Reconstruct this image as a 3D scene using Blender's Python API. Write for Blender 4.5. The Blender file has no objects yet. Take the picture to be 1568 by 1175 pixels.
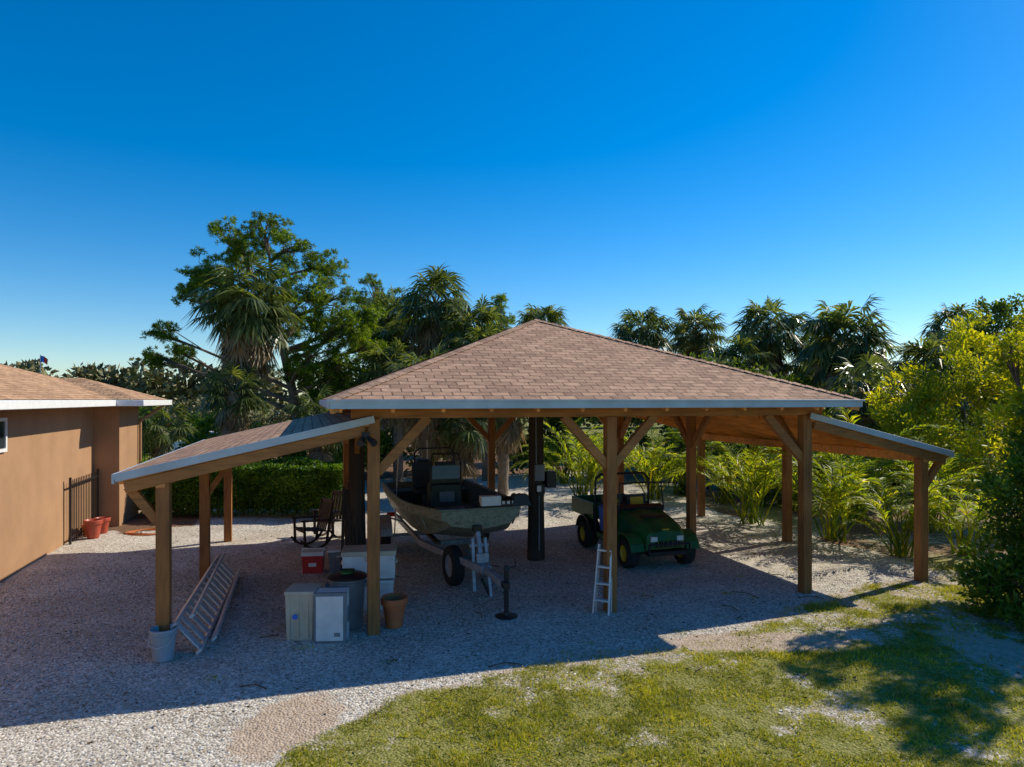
import bpy, math, random
import numpy as np
from mathutils import Vector, Matrix
rng=np.random.default_rng(7); random.seed(7)
F=1045.0; CZ=3.2; TH=math.radians(16.5)
U=np.array([math.cos(TH),math.sin(TH),0]); VV=np.array([-math.sin(TH),math.cos(TH),0])
def WX(px,Y): return (px-784)/F*Y
def WZ(py,Y): return CZ-(py-612)/F*Y
scene=bpy.context.scene
coll=scene.collection
# ---------------------------------------------------------------- materials
def newmat(name):
    m=bpy.data.materials.new(name); m.use_nodes=True
    nt=m.node_tree; return m,nt,nt.nodes['Principled BSDF'],nt.nodes['Material Output']
def ramp(nt,stops,fac=None):
    r=nt.nodes.new('ShaderNodeValToRGB'); e=r.color_ramp.elements
    while len(e)<len(stops): e.new(0.5)
    for i,(p,c) in enumerate(stops):
        e[i].position=p; e[i].color=(c[0],c[1],c[2],1)
    if fac is not None: nt.links.new(fac,r.inputs[0])
    return r
def noise(nt,scale,detail=4,vec=None,rough=.55):
    n=nt.nodes.new('ShaderNodeTexNoise'); n.inputs['Scale'].default_value=scale; n.inputs['Detail'].default_value=detail; n.inputs['Roughness'].default_value=rough
    if vec is not None: nt.links.new(vec,n.inputs['Vector'])
    return n
def mixc(nt,a,b,fac,mode='MIX'):
    n=nt.nodes.new('ShaderNodeMix'); n.data_type='RGBA'; n.blend_type=mode
    for s,v in ((0,fac),(6,a),(7,b)):
        if isinstance(v,(int,float)): n.inputs[s].default_value=v
        elif isinstance(v,tuple): n.inputs[s].default_value=(v[0],v[1],v[2],1)
        else: nt.links.new(v,n.inputs[s])
    return n.outputs[2]
def mth(nt,op,a,b=0.0,clamp=False):
    n=nt.nodes.new('ShaderNodeMath'); n.operation=op; n.use_clamp=clamp
    for i,v in enumerate((a,b)):
        if isinstance(v,(int,float)): n.inputs[i].default_value=v
        else: nt.links.new(v,n.inputs[i])
    return n.outputs[0]
def bump(nt,p,h,strength=.3,dist=.01):
    b=nt.nodes.new('ShaderNodeBump'); b.inputs['Strength'].default_value=strength; b.inputs['Distance'].default_value=dist
    nt.links.new(h,b.inputs['Height']); nt.links.new(b.outputs[0],p.inputs['Normal'])
def objco(nt):
    return nt.nodes.new('ShaderNodeTexCoord').outputs['Object']
def simple(name,c,rough=.6,metal=0,var=.25,scale=6,bmp=0,spec=.4):
    m,nt,p,o=newmat(name)
    co=objco(nt); n=noise(nt,scale,5,co)
    d=tuple(x*(1-var) for x in c); l=tuple(min(1,x*(1+var)) for x in c)
    r=ramp(nt,[(.3,d),(.7,l)],n.outputs['Fac']); nt.links.new(r.outputs[0],p.inputs['Base Color'])
    p.inputs['Roughness'].default_value=rough; p.inputs['Metallic'].default_value=metal
    p.inputs['Specular IOR Level'].default_value=spec
    if bmp: 
        n2=noise(nt,scale*8,3,co); bump(nt,p,n2.outputs['Fac'],bmp,.01)
    return m
def wood(name,c,rough=.65,stretch=(14,14,1.5)):
    m,nt,p,o=newmat(name); co=objco(nt)
    mp=nt.nodes.new('ShaderNodeMapping'); mp.inputs['Scale'].default_value=stretch; nt.links.new(co,mp.inputs[0])
    n=noise(nt,1.5,6,mp.outputs[0],.65); n2=noise(nt,1.1,2,co)
    r=ramp(nt,[(.25,tuple(x*.5 for x in c)),(.5,c),(.78,tuple(x*1.35 for x in c))],n.outputs['Fac'])
    r2=ramp(nt,[(.3,(.65,.62,.6)),(.7,(1.1,1.1,1.1))],n2.outputs['Fac'])
    nt.links.new(mixc(nt,r.outputs[0],r2.outputs[0],1.0,'MULTIPLY'),p.inputs['Base Color'])
    p.inputs['Roughness'].default_value=rough; bump(nt,p,n.outputs['Fac'],.35,.008)
    return m
def leafmat(name,cols,trans=.35,tcol=None,nscale=.9,rough=.5):
    m,nt,p,o=newmat(name)
    g=nt.nodes.new('ShaderNodeNewGeometry')
    r=ramp(nt,[(i/(len(cols)-1) if len(cols)>1 else 0,c) for i,c in enumerate(cols)],g.outputs['Random Per Island'])
    n=noise(nt,nscale,2,g.outputs['Position'])
    r2=ramp(nt,[(.32,(.55,.6,.5)),(.65,(1.3,1.22,1.05))],n.outputs['Fac'])
    c=mixc(nt,r.outputs[0],r2.outputs[0],1.0,'MULTIPLY')
    nt.links.new(c,p.inputs['Base Color']); p.inputs['Roughness'].default_value=rough; p.inputs['Specular IOR Level'].default_value=.35
    if trans>0:
        t=nt.nodes.new('ShaderNodeBsdfTranslucent')
        tc=mixc(nt,c,(2.2,2.0,.6) if tcol is None else tcol,1.0,'MULTIPLY'); nt.links.new(tc,t.inputs[0])
        mx=nt.nodes.new('ShaderNodeMixShader'); mx.inputs[0].default_value=trans
        nt.links.new(p.outputs[0],mx.inputs[1]); nt.links.new(t.outputs[0],mx.inputs[2]); nt.links.new(mx.outputs[0],o.inputs[0])
    return m
def shingle(name,c):
    m,nt,p,o=newmat(name)
    uv=nt.nodes.new('ShaderNodeTexCoord').outputs['UV']
    b=nt.nodes.new('ShaderNodeTexBrick'); nt.links.new(uv,b.inputs['Vector'])
    b.inputs['Scale'].default_value=1; b.inputs['Brick Width'].default_value=.27; b.inputs['Row Height'].default_value=.14
    b.inputs['Mortar Size'].default_value=.011; b.inputs['Mortar Smooth'].default_value=.2; b.inputs['Bias'].default_value=0
    b.inputs['Color1'].default_value=(c[0]*.78,c[1]*.76,c[2]*.76,1); b.inputs['Color2'].default_value=(c[0]*1.18,c[1]*1.18,c[2]*1.18,1)
    b.inputs['Mortar'].default_value=(c[0]*.42,c[1]*.40,c[2]*.40,1)  # dark shingle joints, with the shade under the tabs put into the colour
    n=noise(nt,.7,4,uv); r=ramp(nt,[(.3,(.84,.83,.84)),(.7,(1.1,1.09,1.08))],n.outputs['Fac'])
    mp=nt.nodes.new('ShaderNodeMapping'); mp.inputs['Scale'].default_value=(1,2.5,1); nt.links.new(uv,mp.inputs[0])
    n5=noise(nt,5,3,mp.outputs[0],.7); r5=ramp(nt,[(.35,(.75,.74,.74)),(.6,(1.12,1.12,1.12))],n5.outputs['Fac'])
    n3=noise(nt,90,2,uv); r3=ramp(nt,[(.3,(.7,.7,.7)),(.7,(1.25,1.25,1.25))],n3.outputs['Fac'])
    c1=mixc(nt,b.outputs[0],r.outputs[0],1.0,'MULTIPLY'); c2=mixc(nt,c1,r3.outputs[0],1.0,'MULTIPLY'); c2=mixc(nt,c2,r5.outputs[0],1.0,'MULTIPLY')
    nt.links.new(c2,p.inputs['Base Color']); p.inputs['Roughness'].default_value=.9; p.inputs['Specular IOR Level'].default_value=.15
    h=mth(nt,'SUBTRACT',n3.outputs['Fac'],mth(nt,'MULTIPLY',b.outputs['Fac'],2.0)); bump(nt,p,h,.5,.01)
    return m
M={}
M['post']=wood('stained_post_wood',(.35,.14,.034))
M['beam']=wood('stained_beam_wood',(.40,.165,.042),stretch=(1.5,14,14))
M['rafter']=wood('rafter_wood',(.78,.33,.09),stretch=(1.5,10,10))
M['log']=wood('log_bark',(.06,.042,.03),.9)
M['shingle']=shingle('asphalt_shingles',(.53,.33,.215))
M['shingle2']=shingle('house_shingles',(.57,.35,.20))
M['fascia']=simple('painted_fascia',(.46,.53,.57),.5,var=.12,scale=3)
M['stucco']=simple('stucco',(.39,.225,.12),.9,var=.10,scale=1.5,bmp=.3)
M['white']=simple('white_paint',(.78,.78,.76),.45,var=.06)
M['plasticwhite']=simple('white_plastic',(.70,.70,.68),.4,var=.12,scale=5)
M['beige']=simple('beige_plastic',(.54,.48,.36),.5,var=.15,scale=5)
M['grayp']=simple('gray_plastic',(.19,.21,.23),.5,var=.15)
M['bucket']=simple('bucket_plastic',(.33,.38,.43),.5,var=.12)
M['black']=simple('black_metal',(.018,.018,.02),.4,var=.2)
M['rubber']=simple('tyre_rubber',(.022,.022,.022),.85,var=.3,scale=20)
M['galv']=simple('galvanised_steel',(.36,.38,.41),.45,metal=.3,var=.25,scale=12)
M['alu']=simple('aluminium',(.60,.62,.64),.45,metal=.25,var=.12,scale=10)
M['red']=simple('red_plastic',(.55,.03,.025),.4,var=.1)
M['terra']=simple('terracotta',(.55,.15,.055),.8,var=.2)
M['terra2']=simple('glazed_pot',(.42,.08,.045),.4,var=.2)
M['green']=simple('green_paint',(.013,.11,.028),.45,var=.25,scale=4)
M['yellow']=simple('yellow_plastic',(.60,.42,.02),.5,var=.1)
M['blue']=simple('blue_cloth',(.05,.17,.62),.7,var=.2)
M['darkwood']=wood('dark_wood',(.05,.03,.02))
M['soil']=simple('soil',(.1,.06,.04),.95,var=.3)
M['orange']=simple('hose_rubber',(.5,.16,.05),.6,var=.1)
M['interior']=simple('boat_liner',(.05,.07,.05),.7,var=.25,scale=5)
def glass():
    m,nt,p,o=newmat('dark_glass'); n=noise(nt,2,2,objco(nt)); r=ramp(nt,[(.3,(.015,.02,.025)),(.7,(.04,.05,.06))],n.outputs[0]); nt.links.new(r.outputs[0],p.inputs[0]); p.inputs['Roughness'].default_value=.08; return m
M['glass']=glass()
def camo():
    m,nt,p,o=newmat('camo_paint'); co=objco(nt)
    mp=nt.nodes.new('ShaderNodeMapping'); mp.inputs['Scale'].default_value=(1.2,.8,2.6); nt.links.new(co,mp.inputs[0])
    n=noise(nt,5.5,6,mp.outputs[0],.75)
    r=ramp(nt,[(.30,(.05,.06,.04)),(.43,(.13,.15,.10)),(.50,(.27,.28,.21)),(.57,(.12,.14,.09)),(.68,(.30,.31,.26))],n.outputs['Fac'])
    nt.links.new(r.outputs[0],p.inputs[0]); p.inputs['Roughness'].default_value=.45; return m
M['camo']=camo()
M['bark']=simple('bark',(.17,.12,.085),.95,var=.45,scale=7,bmp=.8)
M['palmbark']=simple('palm_bark',(.21,.165,.12),.95,var=.45,scale=9,bmp=.8)
M['pine']=leafmat('pine_needles',[(.04,.09,.008),(.09,.17,.012),(.20,.27,.018)],.45,nscale=.45)
M['palm']=leafmat('palm_fronds',[(.04,.07,.03),(.09,.13,.05),(.20,.24,.11)],.38,nscale=1.0,rough=.3)
M['dead']=leafmat('dead_fronds',[(.17,.12,.07),(.29,.215,.13),(.42,.33,.21)],.25,(1.2,1,.7))
M['areca']=leafmat('areca_leaves',[(.12,.20,.02),(.22,.30,.025),(.40,.39,.035)],.5,nscale=1.1)
M['thick']=leafmat('shrub_leaves',[(.03,.065,.015),(.06,.11,.018),(.12,.17,.025)],.4,nscale=.35)
M['lime']=leafmat('lime_leaves',[(.14,.20,.012),(.29,.32,.015),(.50,.46,.025)],.5,nscale=.6)
M['mid']=leafmat('mid_leaves',[(.045,.11,.015),(.10,.18,.02),(.21,.27,.025)],.45,nscale=.8)
M['hedge']=leafmat('hedge_leaves',[(.035,.10,.012),(.07,.16,.016),(.16,.25,.022)],.35,nscale=2)
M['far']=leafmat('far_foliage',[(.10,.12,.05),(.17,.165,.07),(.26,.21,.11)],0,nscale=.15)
M['grass']=leafmat('grass_blades',[(.17,.22,.02),(.30,.34,.03),(.48,.42,.10)],.3,nscale=1.5)
M['litter']=leafmat('dry_leaf',[(.09,.05,.03),(.16,.09,.05),(.22,.15,.09)],0)
def stonemat():
    m,nt,p,o=newmat('gravel_stone'); g=nt.nodes.new('ShaderNodeNewGeometry')
    r=ramp(nt,[(0,(.32,.285,.24)),(.35,(.54,.50,.44)),(.7,(.69,.66,.60)),(1,(.86,.84,.78))],g.outputs['Random Per Island'])
    nt.links.new(r.outputs[0],p.inputs[0]); p.inputs['Roughness'].default_value=.9; return m
M['stone']=stonemat()
# ---------------------------------------------------------------- builders
def nrm(a):
    a=np.asarray(a,float); return a/(np.linalg.norm(a,axis=-1,keepdims=True)+1e-9)
class MB:
    def __init__(s): s.v=[];s.f=[];s.m=[];s.uv={}
    def face(s,pts,mat,uv=None):
        b=len(s.v); s.v+= [tuple(p) for p in pts]; s.f.append(tuple(range(b,b+len(pts)))); s.m.append(mat)
        if uv: s.uv[len(s.f)-1]=uv
    def box(s,c,d,mat,rot=None):
        b=len(s.v); R=rot if rot is not None else Matrix.Identity(3)
        for sx in(-.5,.5):
            for sy in(-.5,.5):
                for sz in(-.5,.5):
                    q=R@Vector((sx*d[0],sy*d[1],sz*d[2])); s.v.append((c[0]+q[0],c[1]+q[1],c[2]+q[2]))
        for q in((0,1,3,2),(4,6,7,5),(0,4,5,1),(2,3,7,6),(0,2,6,4),(1,5,7,3)):
            s.f.append(tuple(b+i for i in q)); s.m.append(mat)
    def bb(s,x0,x1,y0,y1,z0,z1,mat): s.box(((x0+x1)/2,(y0+y1)/2,(z0+z1)/2),(x1-x0,y1-y0,z1-z0),mat)
    def taper(s,c,d0,d1,h,mat):
        b=len(s.v)
        for (d,z) in((d0,0),(d1,h)):
            for sx,sy in((-1,-1),(1,-1),(1,1),(-1,1)): s.v.append((c[0]+sx*d[0]/2,c[1]+sy*d[1]/2,c[2]+z))
        for q in((3,2,1,0),(4,5,6,7),(0,1,5,4),(1,2,6,5),(2,3,7,6),(3,0,4,7)): s.f.append(tuple(b+i for i in q)); s.m.append(mat)
    def beam(s,p0,p1,w,h,mat,up=(0,0,1)):
        p0=Vector(p0);p1=Vector(p1);y=(p1-p0);L=y.length;y.normalize();x=y.cross(Vector(up))
        if x.length<1e-4:x=Vector((1,0,0))
        x.normalize();z=x.cross(y); R=Matrix((x,y,z)).transposed(); s.box((p0+p1)/2,(w,L,h),mat,R)
    def cyl(s,p0,p1,r0,r1,mat,n=12,caps=True):
        p0=Vector(p0);p1=Vector(p1);a=(p1-p0).normalized();x=a.orthogonal().normalized();y=a.cross(x);b=len(s.v)
        for p,r in((p0,r0),(p1,r1)):
            for i in range(n):
                t=2*math.pi*i/n;q=p+x*math.cos(t)*r+y*math.sin(t)*r;s.v.append(tuple(q))
        for i in range(n):
            j=(i+1)%n;s.f.append((b+i,b+j,b+n+j,b+n+i));s.m.append(mat)
        if caps: s.f.append(tuple(b+i for i in range(n))[::-1]);s.m.append(mat);s.f.append(tuple(b+n+i for i in range(n)));s.m.append(mat)
    def tube(s,pts,r,mat,n=8):
        for a,b in zip(pts[:-1],pts[1:]): s.cyl(a,b,r,r,mat,n)
    def lathe(s,prof,o,axis,mat,n=24,cap=False):
        o=Vector(o);a=Vector(axis).normalized();x=a.orthogonal().normalized();y=a.cross(x);b=len(s.v)
        for (h,r) in prof:
            for i in range(n):
                t=2*math.pi*i/n;s.v.append(tuple(o+a*h+x*math.cos(t)*r+y*math.sin(t)*r))
        for k in range(len(prof)-1):
            for i in range(n):
                j=(i+1)%n;s.f.append((b+k*n+i,b+k*n+j,b+(k+1)*n+j,b+(k+1)*n+i));s.m.append(mat)
        if cap:
            s.f.append(tuple(b+i for i in range(n)));s.m.append(mat);k=len(prof)-1;s.f.append(tuple(b+k*n+i for i in range(n)));s.m.append(mat)
    def wheel(s,c,axis,R,w,mt,mr):
        a=Vector(axis).normalized();h=w/2
        s.lathe([(-h*.8,R*.55),(-h,R*.62),(-h,R*.86),(-h*.75,R*.97),(-h*.3,R),(h*.3,R),(h*.75,R*.97),(h,R*.86),(h,R*.62),(h*.8,R*.55),(-h*.8,R*.55)],c,axis,mt,28)
        s.lathe([(-h*.5,.001),(-h*.55,R*.2),(-h*.35,R*.45),(-h*.8,R*.56),(h*.8,R*.56),(h*.35,R*.45),(h*.55,R*.2),(h*.5,.001)],c,axis,mr,20)
    def build(s,name,mats,parent=None,loc=None,rz=0,bevel=0,recalc=True):
        me=bpy.data.meshes.new(name); me.from_pydata(s.v,[],s.f)
        for m in mats: me.materials.append(M[m])
        me.polygons.foreach_set('material_index',s.m)
        if s.uv:
            l=me.uv_layers.new(name='UVMap')
            for fi,uv in s.uv.items():
                p=me.polygons[fi]
                for k,li in enumerate(p.loop_indices): l.data[li].uv=uv[k]
        if recalc:
            import bmesh
            bm=bmesh.new(); bm.from_mesh(me); bmesh.ops.recalc_face_normals(bm,faces=bm.faces); bm.to_mesh(me); bm.free()
        me.polygons.foreach_set('use_smooth',[True]*len(me.polygons)); me.set_sharp_from_angle(angle=math.radians(35))
        ob=bpy.data.objects.new(name,me); coll.objects.link(ob)
        if parent: ob.parent=parent
        if loc is not None: ob.location=loc
        ob.rotation_euler=(0,0,rz)
        if bevel:
            b=ob.modifiers.new('bevel','BEVEL'); b.width=bevel; b.segments=2; b.limit_method='ANGLE'; b.angle_limit=math.radians(40)
        return ob
def empty(name,loc,rz=0):
    e=bpy.data.objects.new(name,None); e.location=loc; e.rotation_euler=(0,0,rz); coll.objects.link(e); e.empty_display_size=.2; return e
class QM:
    def __init__(s): s.V=[];s.Fq=[];s.Mi=[];s.n=0
    def add(s,V,Fq,mi):
        V=np.asarray(V,float).reshape(-1,3);Fq=np.asarray(Fq,int).reshape(-1,4)
        s.V.append(V);s.Fq.append(Fq+s.n);s.Mi.append(np.full(len(Fq),mi));s.n+=len(V)
    def leaves(s,C,D,L,W,mi,droop=0.0,side=None,mid=.45):
        C=np.asarray(C,float);n=len(C)
        if n==0:return
        D=nrm(D);L=np.broadcast_to(np.asarray(L,float),(n,))[:,None];W=np.broadcast_to(np.asarray(W,float),(n,))[:,None]
        if side is None: side=np.cross(D,rng.normal(size=(n,3)))
        S=nrm(side); m=C+D*L*mid; t=C+D*L; t[:,2]-=droop*L[:,0]
        V=np.stack([C,m+S*W/2,t,m-S*W/2],1).reshape(-1,3)
        s.add(V,np.arange(4*n).reshape(n,4),mi)
    def tube(s,P,R,mi,seg=7):
        P=np.asarray(P,float);k=len(P);R=np.broadcast_to(np.asarray(R,float),(k,))
        T=nrm(np.gradient(P,axis=0));ref=np.array([1,0,0.]) if abs(T[0][2])>.6 else np.array([0,0,1.])
        X=nrm(np.cross(T,ref));Y=np.cross(T,X);a=np.linspace(0,2*np.pi,seg,endpoint=False)
        V=P[:,None]+R[:,None,None]*(np.cos(a)[None,:,None]*X[:,None]+np.sin(a)[None,:,None]*Y[:,None])
        f=[]
        for i in range(k-1):
            for j in range(seg):
                j2=(j+1)%seg;f.append((i*seg+j,i*seg+j2,(i+1)*seg+j2,(i+1)*seg+j))
        s.add(V.reshape(-1,3),f,mi)
    def mesh(s,name,mats):
        V=np.concatenate(s.V);Fq=np.concatenate(s.Fq);Mi=np.concatenate(s.Mi)
        me=bpy.data.meshes.new(name);me.vertices.add(len(V));me.vertices.foreach_set('co',V.ravel())
        me.loops.add(Fq.size);me.loops.foreach_set('vertex_index',Fq.ravel().astype(np.int32))
        me.polygons.add(len(Fq));me.polygons.foreach_set('loop_start',np.arange(0,Fq.size,4,dtype=np.int32))
        try: me.polygons.foreach_set('loop_total',np.full(len(Fq),4,dtype=np.int32))
        except Exception: pass
        me.polygons.foreach_set('material_index',Mi.astype(np.int32))
        for m in mats: me.materials.append(M[m])
        me.update(calc_edges=True); me.validate(); return me
def place(name,me,loc,rz=0,sc=1):
    ob=bpy.data.objects.new(name,me);coll.objects.link(ob);ob.location=loc;ob.rotation_euler=(0,0,rz)
    ob.scale=(sc,sc,sc) if isinstance(sc,(int,float)) else sc;return ob
def rdir(n): return nrm(rng.normal(size=(n,3)))
_g=rng.random((256,256))
def vn(X,Y,s):
    x=X/s+100;y=Y/s+100;xi=np.floor(x).astype(int);yi=np.floor(y).astype(int);fx=x-xi;fy=y-yi;fx=fx*fx*(3-2*fx);fy=fy*fy*(3-2*fy)
    g=lambda a,b:_g[a%256,b%256]
    return (g(xi,yi)*(1-fx)+g(xi+1,yi)*fx)*(1-fy)+(g(xi,yi+1)*(1-fx)+g(xi+1,yi+1)*fx)*fy
def ss(a,b,x): t=np.clip((x-a)/(b-a),0,1);return t*t*(3-2*t)
bx=[-30,-2.6,-1.9,-1.34,-.26,.79,2.0,2.9,4.45,5.7,6.8,20,60]; by=[-30,4.6,6.5,7.3,7.9,8.45,8.9,9.4,10.6,11.6,12.1,15,30]
def masks(X,Y):
    P=X*U[0]+Y*U[1];Q=X*VV[0]+Y*VV[1]
    w=(vn(X,Y,.9)-.5)*.8+(vn(X+7,Y,.3)-.5)*.35
    fr=np.interp(X,bx,by)-Y
    rightness=ss(2.0,4.5,X)
    patch=ss(.26+.12*rightness,.58+.14*rightness,vn(X+3,Y+9,.7)*.5+vn(X+13,Y+2,.22)*.5+.12*ss(.4,2,fr))
    grass=ss(-.15,.3,fr+w*.7)*(.42-.10*rightness+(.58)*patch)
    right=ss(10.9,11.5,P+w)*ss(9.3,9.8,Q)
    back=ss(27,28.5,Q+w*2)
    left=ss(18.2,18.8,Q+w)*ss(-2.4,-3.2,P)
    mul=np.clip(right*.85+back*ss(60,40,Q)+left*ss(24,20,Q),0,1)
    farg=np.clip(ss(40,60,Q)+ss(21,24,Q)*ss(-2.4,-3.2,P)+right*.45*vn(X,Y,1.2)*2,0,1)
    grass=np.clip(np.maximum(grass,farg),0,1);mul=mul*(1-grass*.8)
    sand=ss(.9,.2,np.hypot((X+2.2)/.8,(Y-6.7)/1.1)+w*.4)
    band=ss(-.25,.05,fr+w*.5)*ss(.6,.15,fr+w)*ss(-3,-1,X)
    sp=ss(1.0,.4,np.hypot((X-3.3)/1.7,(Y-9.0)/.5)+w*.6)+ss(1.0,.3,np.hypot((X-6.0)/1.4,(Y-8.7)/1.7)+w*.7)
    sand=np.clip(np.maximum(np.maximum(sand,band*.55),sp*.8),0,1)
    sand=np.maximum(sand,ss(.0,.3,fr)*.5)
    grass=grass*(1-.75*ss(.55,.8,sand))
    return grass,mul,sand
# ---------------------------------------------------------------- ground
def ground():
    xs=np.concatenate([[-1500,-700,-350,-180,-100,-60,-40,-28,-20,-16],np.arange(-13,12.01,.12),[14,17,21,28,40,60,100,180,350,700,1500]])
    ys=np.concatenate([[-300,-100,-40,-15,-4,0,2,3.5],np.arange(4.5,22,.12),np.arange(22,40,.6),[44,50,58,70,90,120,180,350,700,1500,2500]])
    X,Y=np.meshgrid(xs,ys);Z=np.zeros_like(X)
    near=((np.abs(X)<12)&(Y<21)&(Y>4)); Z=np.where(near,(vn(X,Y,1.3)-.5)*.03,0)
    nx,ny=len(xs),len(ys);V=np.stack([X,Y,Z],-1).reshape(-1,3)
    i=np.arange(ny-1)[:,None]*nx+np.arange(nx-1)[None,:];Fq=np.stack([i,i+1,i+nx+1,i+nx],-1).reshape(-1,4)
    q=QM();q.add(V,Fq,0)
    m,nt,p,o=newmat('ground_surface');M['ground']=m
    me=q.mesh('ground',['ground'])
    g,mu,sa=masks(V[:,0],V[:,1])
    at=me.color_attributes.new('mask','FLOAT_COLOR','POINT');col=np.stack([g,mu,sa,np.ones_like(g)],1);at.data.foreach_set('color',col.ravel())
    me.polygons.foreach_set('use_smooth',[True]*len(me.polygons))
    pos=nt.nodes.new('ShaderNodeNewGeometry').outputs['Position']
    a=nt.nodes.new('ShaderNodeAttribute');a.attribute_name='mask';sep=nt.nodes.new('ShaderNodeSeparateColor');nt.links.new(a.outputs['Color'],sep.inputs[0])
    vo=nt.nodes.new('ShaderNodeTexVoronoi');vo.inputs['Scale'].default_value=36;nt.links.new(pos,vo.inputs['Vector'])
    sv=nt.nodes.new('ShaderNodeSeparateColor');nt.links.new(vo.outputs['Color'],sv.inputs[0])
    gr=ramp(nt,[(0,(.31,.27,.22)),(.3,(.51,.465,.40)),(.65,(.65,.61,.54)),(1,(.84,.81,.74))],sv.outputs[0])
    n1=noise(nt,.8,5,pos);r1=ramp(nt,[(.35,(.82,.79,.75)),(.65,(1.07,1.06,1.05))],n1.outputs['Fac'])
    gravel=mixc(nt,gr.outputs[0],r1.outputs[0],1.0,'MULTIPLY')
    n2=noise(nt,26,5,pos,.7);grs=ramp(nt,[(.3,(.12,.12,.03)),(.5,(.24,.24,.06)),(.7,(.42,.35,.17))],n2.outputs['Fac'])
    n3=noise(nt,14,6,pos,.7);mul=ramp(nt,[(.3,(.10,.055,.03)),(.55,(.23,.135,.085)),(.75,(.38,.27,.18))],n3.outputs['Fac'])
    n4=noise(nt,9,6,pos,.7);snd=ramp(nt,[(.3,(.38,.29,.21)),(.7,(.62,.50,.39))],n4.outputs['Fac'])
    def msk(ch,s=.55,lo=.40,hi=.60,sc=6):
        nn=noise(nt,sc,6,pos,.75);v=mth(nt,'ADD',ch,mth(nt,'MULTIPLY',mth(nt,'SUBTRACT',nn.outputs['Fac'],.5),1.3*s/.55))
        mr=nt.nodes.new('ShaderNodeMapRange');mr.inputs[1].default_value=lo;mr.inputs[2].default_value=hi;nt.links.new(v,mr.inputs[0]);return mr.outputs[0]
    c=mixc(nt,gravel,snd.outputs[0],msk(sep.outputs[2]));c=mixc(nt,c,mul.outputs[0],msk(sep.outputs[1]));c=mixc(nt,c,grs.outputs[0],msk(sep.outputs[0],.8,.3,.7,12))
    nt.links.new(c,p.inputs[0]);p.inputs['Roughness'].default_value=.95;p.inputs['Specular IOR Level'].default_value=.1
    h=mth(nt,'ADD',mth(nt,'MULTIPLY',vo.outputs['Distance'],-1.0),mth(nt,'MULTIPLY',n4.outputs['Fac'],.6));bump(nt,p,h,.7,.02)
    place('ground',me,(0,0,0))
    n=52000;X=rng.uniform(-9,7,n);Y=3.8+rng.random(n)**.8*9;g,mu,sa=masks(X,Y);k=(np.maximum(np.maximum(g,mu),sa)<rng.random(n)*.6+.05)&(np.abs(X)<Y*.8+.5);X=X[k];Y=Y[k];n=len(X)
    r=rng.uniform(.008,.018,n)*rng.uniform(.7,1.25,n)
    O=np.array([[1,0,0],[0,1,0],[-1,0,0],[0,-1,0],[0,0,1],[0,0,-1]],float)
    a=rng.random(n)*6.28;ca,sa_=np.cos(a),np.sin(a);S=rng.uniform(.6,1.3,(n,6,3))
    L=O[None]*S+rng.normal(size=(n,6,3))*.18;L[...,2]*=.6
    Vx=(L[...,0]*ca[:,None]-L[...,1]*sa_[:,None])*r[:,None]+X[:,None];Vy=(L[...,0]*sa_[:,None]+L[...,1]*ca[:,None])*r[:,None]+Y[:,None]
    Zg=(vn(X,Y,1.3)-.5)*.03
    Vz=L[...,2]*r[:,None]+r[:,None]*.25+Zg[:,None];V=np.stack([Vx,Vy,Vz],-1).reshape(-1,3)
    T=np.array([[0,1,4],[1,2,4],[2,3,4],[3,0,4]])
    Ft=(T[None]+np.arange(n)[:,None,None]*6).reshape(-1,3)
    me=bpy.data.meshes.new('gravel');me.vertices.add(len(V));me.vertices.foreach_set('co',V.ravel());me.loops.add(Ft.size);me.loops.foreach_set('vertex_index',Ft.ravel().astype(np.int32))
    me.polygons.add(len(Ft));me.polygons.foreach_set('loop_start',np.arange(0,Ft.size,3,dtype=np.int32));me.materials.append(M['stone']);me.update(calc_edges=True);me.validate();place('gravel',me,(0,0,0))
    n=440000;X=rng.uniform(-3,9,n);Y=rng.uniform(4.8,13,n);g,mu,sa=masks(X,Y)
    k=(g*ss(.2,.65,vn(X,Y,.35)*.55+vn(X+5,Y,.1)*.5)>rng.random(n)*.95+.08)&(np.abs(X)<Y*.8+.3);X=X[k];Y=Y[k]
    nw=26;wx=rng.uniform(-5,5.5,nw);wy=rng.uniform(6.8,13,nw);wi=rng.integers(0,nw,900)
    X=np.concatenate([X,wx[wi]+rng.normal(size=900)*.07]);Y=np.concatenate([Y,wy[wi]+rng.normal(size=900)*.05]);n=len(X)
    q=QM();C=np.stack([X,Y,(vn(X,Y,1.3)-.5)*.03-.004],1);D=nrm(rng.normal(size=(n,3))*[.6,.6,.15]+[0,0,.75]);L=rng.uniform(.025,.07,n)*(.5+1.1*vn(X,Y,.5))
    q.leaves(C,D,L,rng.uniform(.006,.012,n),0,.1,mid=.3);place('grass',q.mesh('grass',['grass']),(0,0,0))
    n=7000;X=rng.uniform(-9,12,n);Y=rng.uniform(5,26,n);q=QM();q.leaves(np.stack([X,Y,np.full(n,.022)],1),rng.normal(size=(n,3))*[1,1,.12],rng.uniform(.02,.07,n),rng.uniform(.01,.025,n),0,side=None)
    for _ in range(20):
        x,y=rng.uniform(-4,6),rng.uniform(7.5,13);a=rng.random()*3.14;l=rng.uniform(.15,.5);P=np.array([[x,y,.02],[x+l*.5*math.cos(a),y+l*.5*math.sin(a),.035],[x+l*math.cos(a+.3),y+l*math.sin(a+.3),.02]]);q.tube(P,.008,0,5)
    place('fallen_leaves',q.mesh('fallen_leaves',['litter']),(0,0,0))
ground()
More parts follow.
